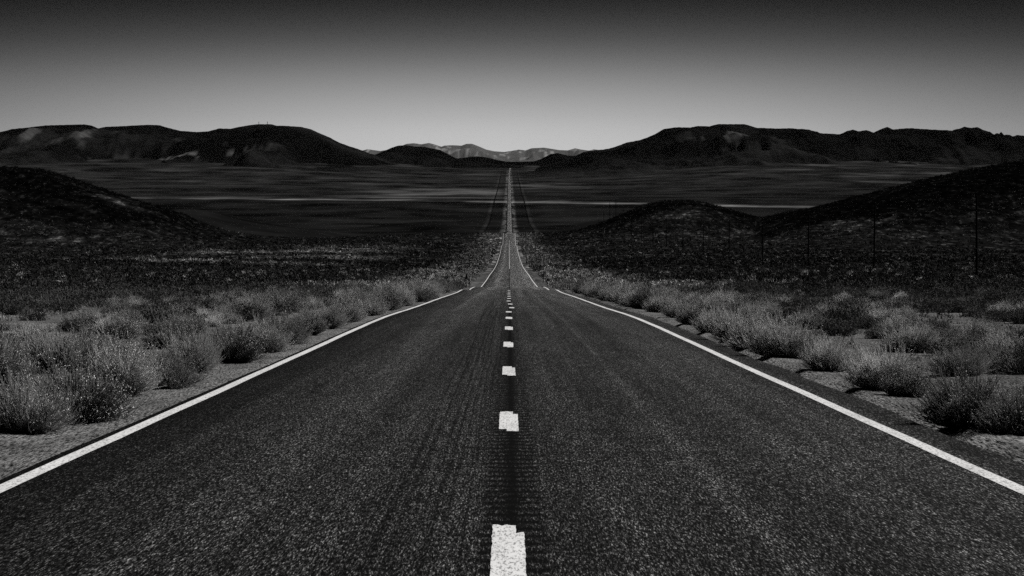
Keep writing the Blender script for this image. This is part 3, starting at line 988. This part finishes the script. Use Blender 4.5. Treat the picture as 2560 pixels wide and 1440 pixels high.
def object_marker(px, ytop, d, w, hplate, label):
    x, zt = at(px, ytop, d); z0 = float(H(x, d))
    root = bpy.data.objects.new('object_marker', None); COL.objects.link(root); root.location = (x, d, z0)
    h = zt - z0
    MB().box((0, .02, (h - hplate * .3) / 2 - .1), (.06, .03, h - hplate * .3 + .2)).build('post', M_DARKMETAL, root)
    MB().box((0, 0, h - hplate / 2), (w, .008, hplate)).build('plate', M_DARKMETAL, root)
    tag(root, label, 'road marker')


def thin_post(px, ytop, d, label, name='delineator_post', refl=True, w=.07):
    x, zt = at(px, ytop, d); z0 = float(H(x, d)); h = zt - z0
    root = bpy.data.objects.new(name, None); COL.objects.link(root); root.location = (x, d, z0)
    MB().box((0, 0, h / 2 - .1), (w, .03, h + .2)).build('post', M_DARKMETAL, root)
    if refl:
        for i in range(2):
            MB().box((0, -.02, h - .18 - i * .42), (w * 2.2, .01, .26)).build('reflector', M_REFL if name == 'snow_pole' else M_DARKMETAL, root)
    tag(root, label, 'marker post')


object_marker(1166, 686, 306, .20, .55, 'dark plate marker on a post at the left edge beyond the crest')
object_marker(1357.5, 685, 380, .22, .75, 'dark plate marker on a post at the right edge beyond the crest')
thin_post(1172.6, 695, 312, 'thin dark post just right of the left plate marker')
thin_post(1368.5, 696, 345, 'thin dark post just right of the right plate marker')
thin_post(1316, 651, 763, 'small dark post by the right edge line in the dip', w=.16)
thin_post(1295.5, 605, 1450, 'thin dark post at the right edge of the second rise', w=.25)
thin_post(1490, 640, 372, 'tall thin pole with white reflectors standing in the right scrub', 'snow_pole', True, .06)
thin_post(1067, 645, 372, 'tall thin plain pole standing in the left scrub', 'snow_pole', False, .06)

# ------------------------------------------------------------------ masts on the left summit
for px, yt, lb in ((647, 304, 'thin radio mast on the left summit, left of the pair'), (668.5, 303.5, 'thin radio mast on the left summit, right of the pair')):
    D = 12610
    x, zt = at(px, yt, D); _, z0 = at(px, 313, D)
    root = bpy.data.objects.new('radio_mast', None); COL.objects.link(root); root.location = (x, D, z0); h = zt - z0
    m_ = MB(); m_.tube((0, 0, 0), (0, 0, h), 1.3, .9, 6); m_.build('mast', M_MAST, root)
    MB().box((0, 0, h * .72), (4.2, 1.0, 1.6)).build('antenna', M_MAST, root)
    tag(root, lb, 'radio mast', 'radio masts on the left summit')

# ------------------------------------------------------------------ two far cars
def make_car():
    root = bpy.data.objects.new('car', None); COL.objects.link(root)
    body = MB().prism([(-2.3, .35), (2.3, .35), (2.35, .8), (2.2, 1.0), (1.2, 1.08), (.55, 1.68), (-1.9, 1.72), (-2.3, 1.1)], -.92, .92).build('body', M_CAR, root)
    MB().prism([(-2.33, 1.15), (-2.0, 1.62), (-1.98, 1.62), (-2.31, 1.15)], -.75, .75).build('window', M_GLASS, root)
    MB().prism([(1.22, 1.12), (.62, 1.62), (.64, 1.64), (1.25, 1.13)], -.75, .75).build('window', M_GLASS, root)
    for sx in (-1, 1):
        MB().box((sx * .925, -.6, 1.35), (.012, 2.0, .42)).build('window', M_GLASS, root)
        for sy in (-1.4, 1.4):
            MB().tube((sx * .70, sy, .34), (sx * .93, sy, .34), .34, .34, 14).build('wheel', M_TYRE, root)
    return root


car0 = make_car()
for i, (d, x, lb) in enumerate(((3420, -1.9, 'tiny dark car on the far road just past the last rise'), (5850, -1.6, 'tiny dark car on the valley road at the bright strip'))):
    o = car0
    if i:
        o = car0.copy(); COL.objects.link(o)
        for ch in car0.children:
            c = ch.copy(); COL.objects.link(c); c.parent = o
    o.location = (x, d, float(np.interp(d, rr, zr)) + .02); tag(o, lb, 'car', 'cars on the far road')
    o.rotation_euler = (0, 0, math.pi)

# ------------------------------------------------------------------ light
HAZE = .38e-6
EL, AZ = math.radians(40), math.radians(48)
sdir = Vector((math.sin(AZ) * math.cos(EL), math.cos(AZ) * math.cos(EL), math.sin(EL)))
L = bpy.data.lights.new('sun', 'SUN'); L.energy = 4.6; L.angle = math.radians(.53); L.color = (1, .985, .965)
lo = bpy.data.objects.new('sun', L); COL.objects.link(lo); lo.rotation_euler = sdir.to_track_quat('Z', 'Y').to_euler(); lo.location = (60, 20, 80)

w = bpy.data.worlds.new('World'); scene.world = w; w.use_nodes = True
t = w.node_tree; bg = t.nodes['Background']
sky = t.nodes.new('ShaderNodeTexSky'); sky.sky_type = 'NISHITA'; sky.sun_disc = False; sky.sun_elevation = EL; sky.sun_rotation = AZ
bw = t.nodes.new('ShaderNodeRGBToBW'); t.links.new(sky.outputs[0], bw.inputs[0])
tc = t.nodes.new('ShaderNodeTexCoord'); sp = t.nodes.new('ShaderNodeSeparateXYZ'); t.links.new(tc.outputs['Generated'], sp.inputs[0])
mr = t.nodes.new('ShaderNodeMapRange'); mr.inputs[1].default_value = -.01; mr.inputs[2].default_value = .09; t.links.new(sp.outputs['Z'], mr.inputs[0])
rp = t.nodes.new('ShaderNodeValToRGB'); rp.color_ramp.interpolation = 'B_SPLINE'
SKYK = [(0, .55), (.003, .52), (.0075, .48), (.0198, .30), (.035, .135), (.0488, .042), (.064, .006), (.085, .003)]
els = rp.color_ramp.elements
while len(els) < len(SKYK): els.new(.5)
for e, (z_, v_) in zip(els, SKYK):
    e.position = (z_ + .01) / .10; e.color = (v_, v_, v_, 1)
t.links.new(mr.outputs[0], rp.inputs[0])
# the glow along the horizon is strongest down the valley
at2 = t.nodes.new('ShaderNodeMath'); at2.operation = 'ARCTAN2'; t.links.new(sp.outputs['X'], at2.inputs[0]); t.links.new(sp.outputs['Y'], at2.inputs[1])


def wm(op, a, b=None):
    q = t.nodes.new('ShaderNodeMath'); q.operation = op
    for i, v in enumerate((a, b)):
        if v is None: continue
        if isinstance(v, (int, float)): q.inputs[i].default_value = v
        else: t.links.new(v, q.inputs[i])
    return q.outputs[0]


sq = wm('POWER', wm('ABSOLUTE', wm('DIVIDE', wm('ADD', at2.outputs[0], .03), .215)), 2)
ga = wm('ADD', wm('MULTIPLY', wm('EXPONENT', wm('MULTIPLY', sq, -1)), .86), .14)
SKY_GAIN = 2.4
val = wm('MULTIPLY', wm('MULTIPLY', wm('MULTIPLY', rp.outputs[0], ga), bw.outputs[0]), SKY_GAIN)
t.links.new(val, bg.inputs['Color']); bg.inputs['Strength'].default_value = .1

# ------------------------------------------------------------------ air
hb = MB().box((0, 85000, 700), (150000, 190000, 2600))
k = NT('thin_air'); k.t.nodes.remove(k.b)
pv = k.t.nodes.new('ShaderNodeVolumePrincipled'); pv.inputs['Color'].default_value = (1, 1, 1, 1); pv.inputs['Density'].default_value = HAZE
pv.inputs['Anisotropy'].default_value = 0
k.t.links.new(pv.outputs[0], k.t.nodes['Material Output'].inputs['Volume'])
hz = hb.build('haze', k.m); tag(hz, 'thin pale air over the whole valley out to the far mountains', 'haze', kind='stuff')

# ------------------------------------------------------------------ camera and output
cam = bpy.data.cameras.new('camera'); cam.sensor_width = 36; cam.lens = F / 2560 * 36; cam.clip_start = .1; cam.clip_end = 400000
co = bpy.data.objects.new('camera', cam); COL.objects.link(co); co.location = (0, 0, EYE)
co.rotation_euler = (math.pi / 2 - PITCH, 0, -YAW)
scene.camera = co
scene.view_settings.view_transform = 'Standard'; scene.view_settings.look = 'None'; scene.view_settings.exposure = 0; scene.view_settings.gamma = 1
scene.cycles.max_bounces = 4; scene.cycles.diffuse_bounces = 2; scene.cycles.glossy_bounces = 2
scene.cycles.use_denoising = False
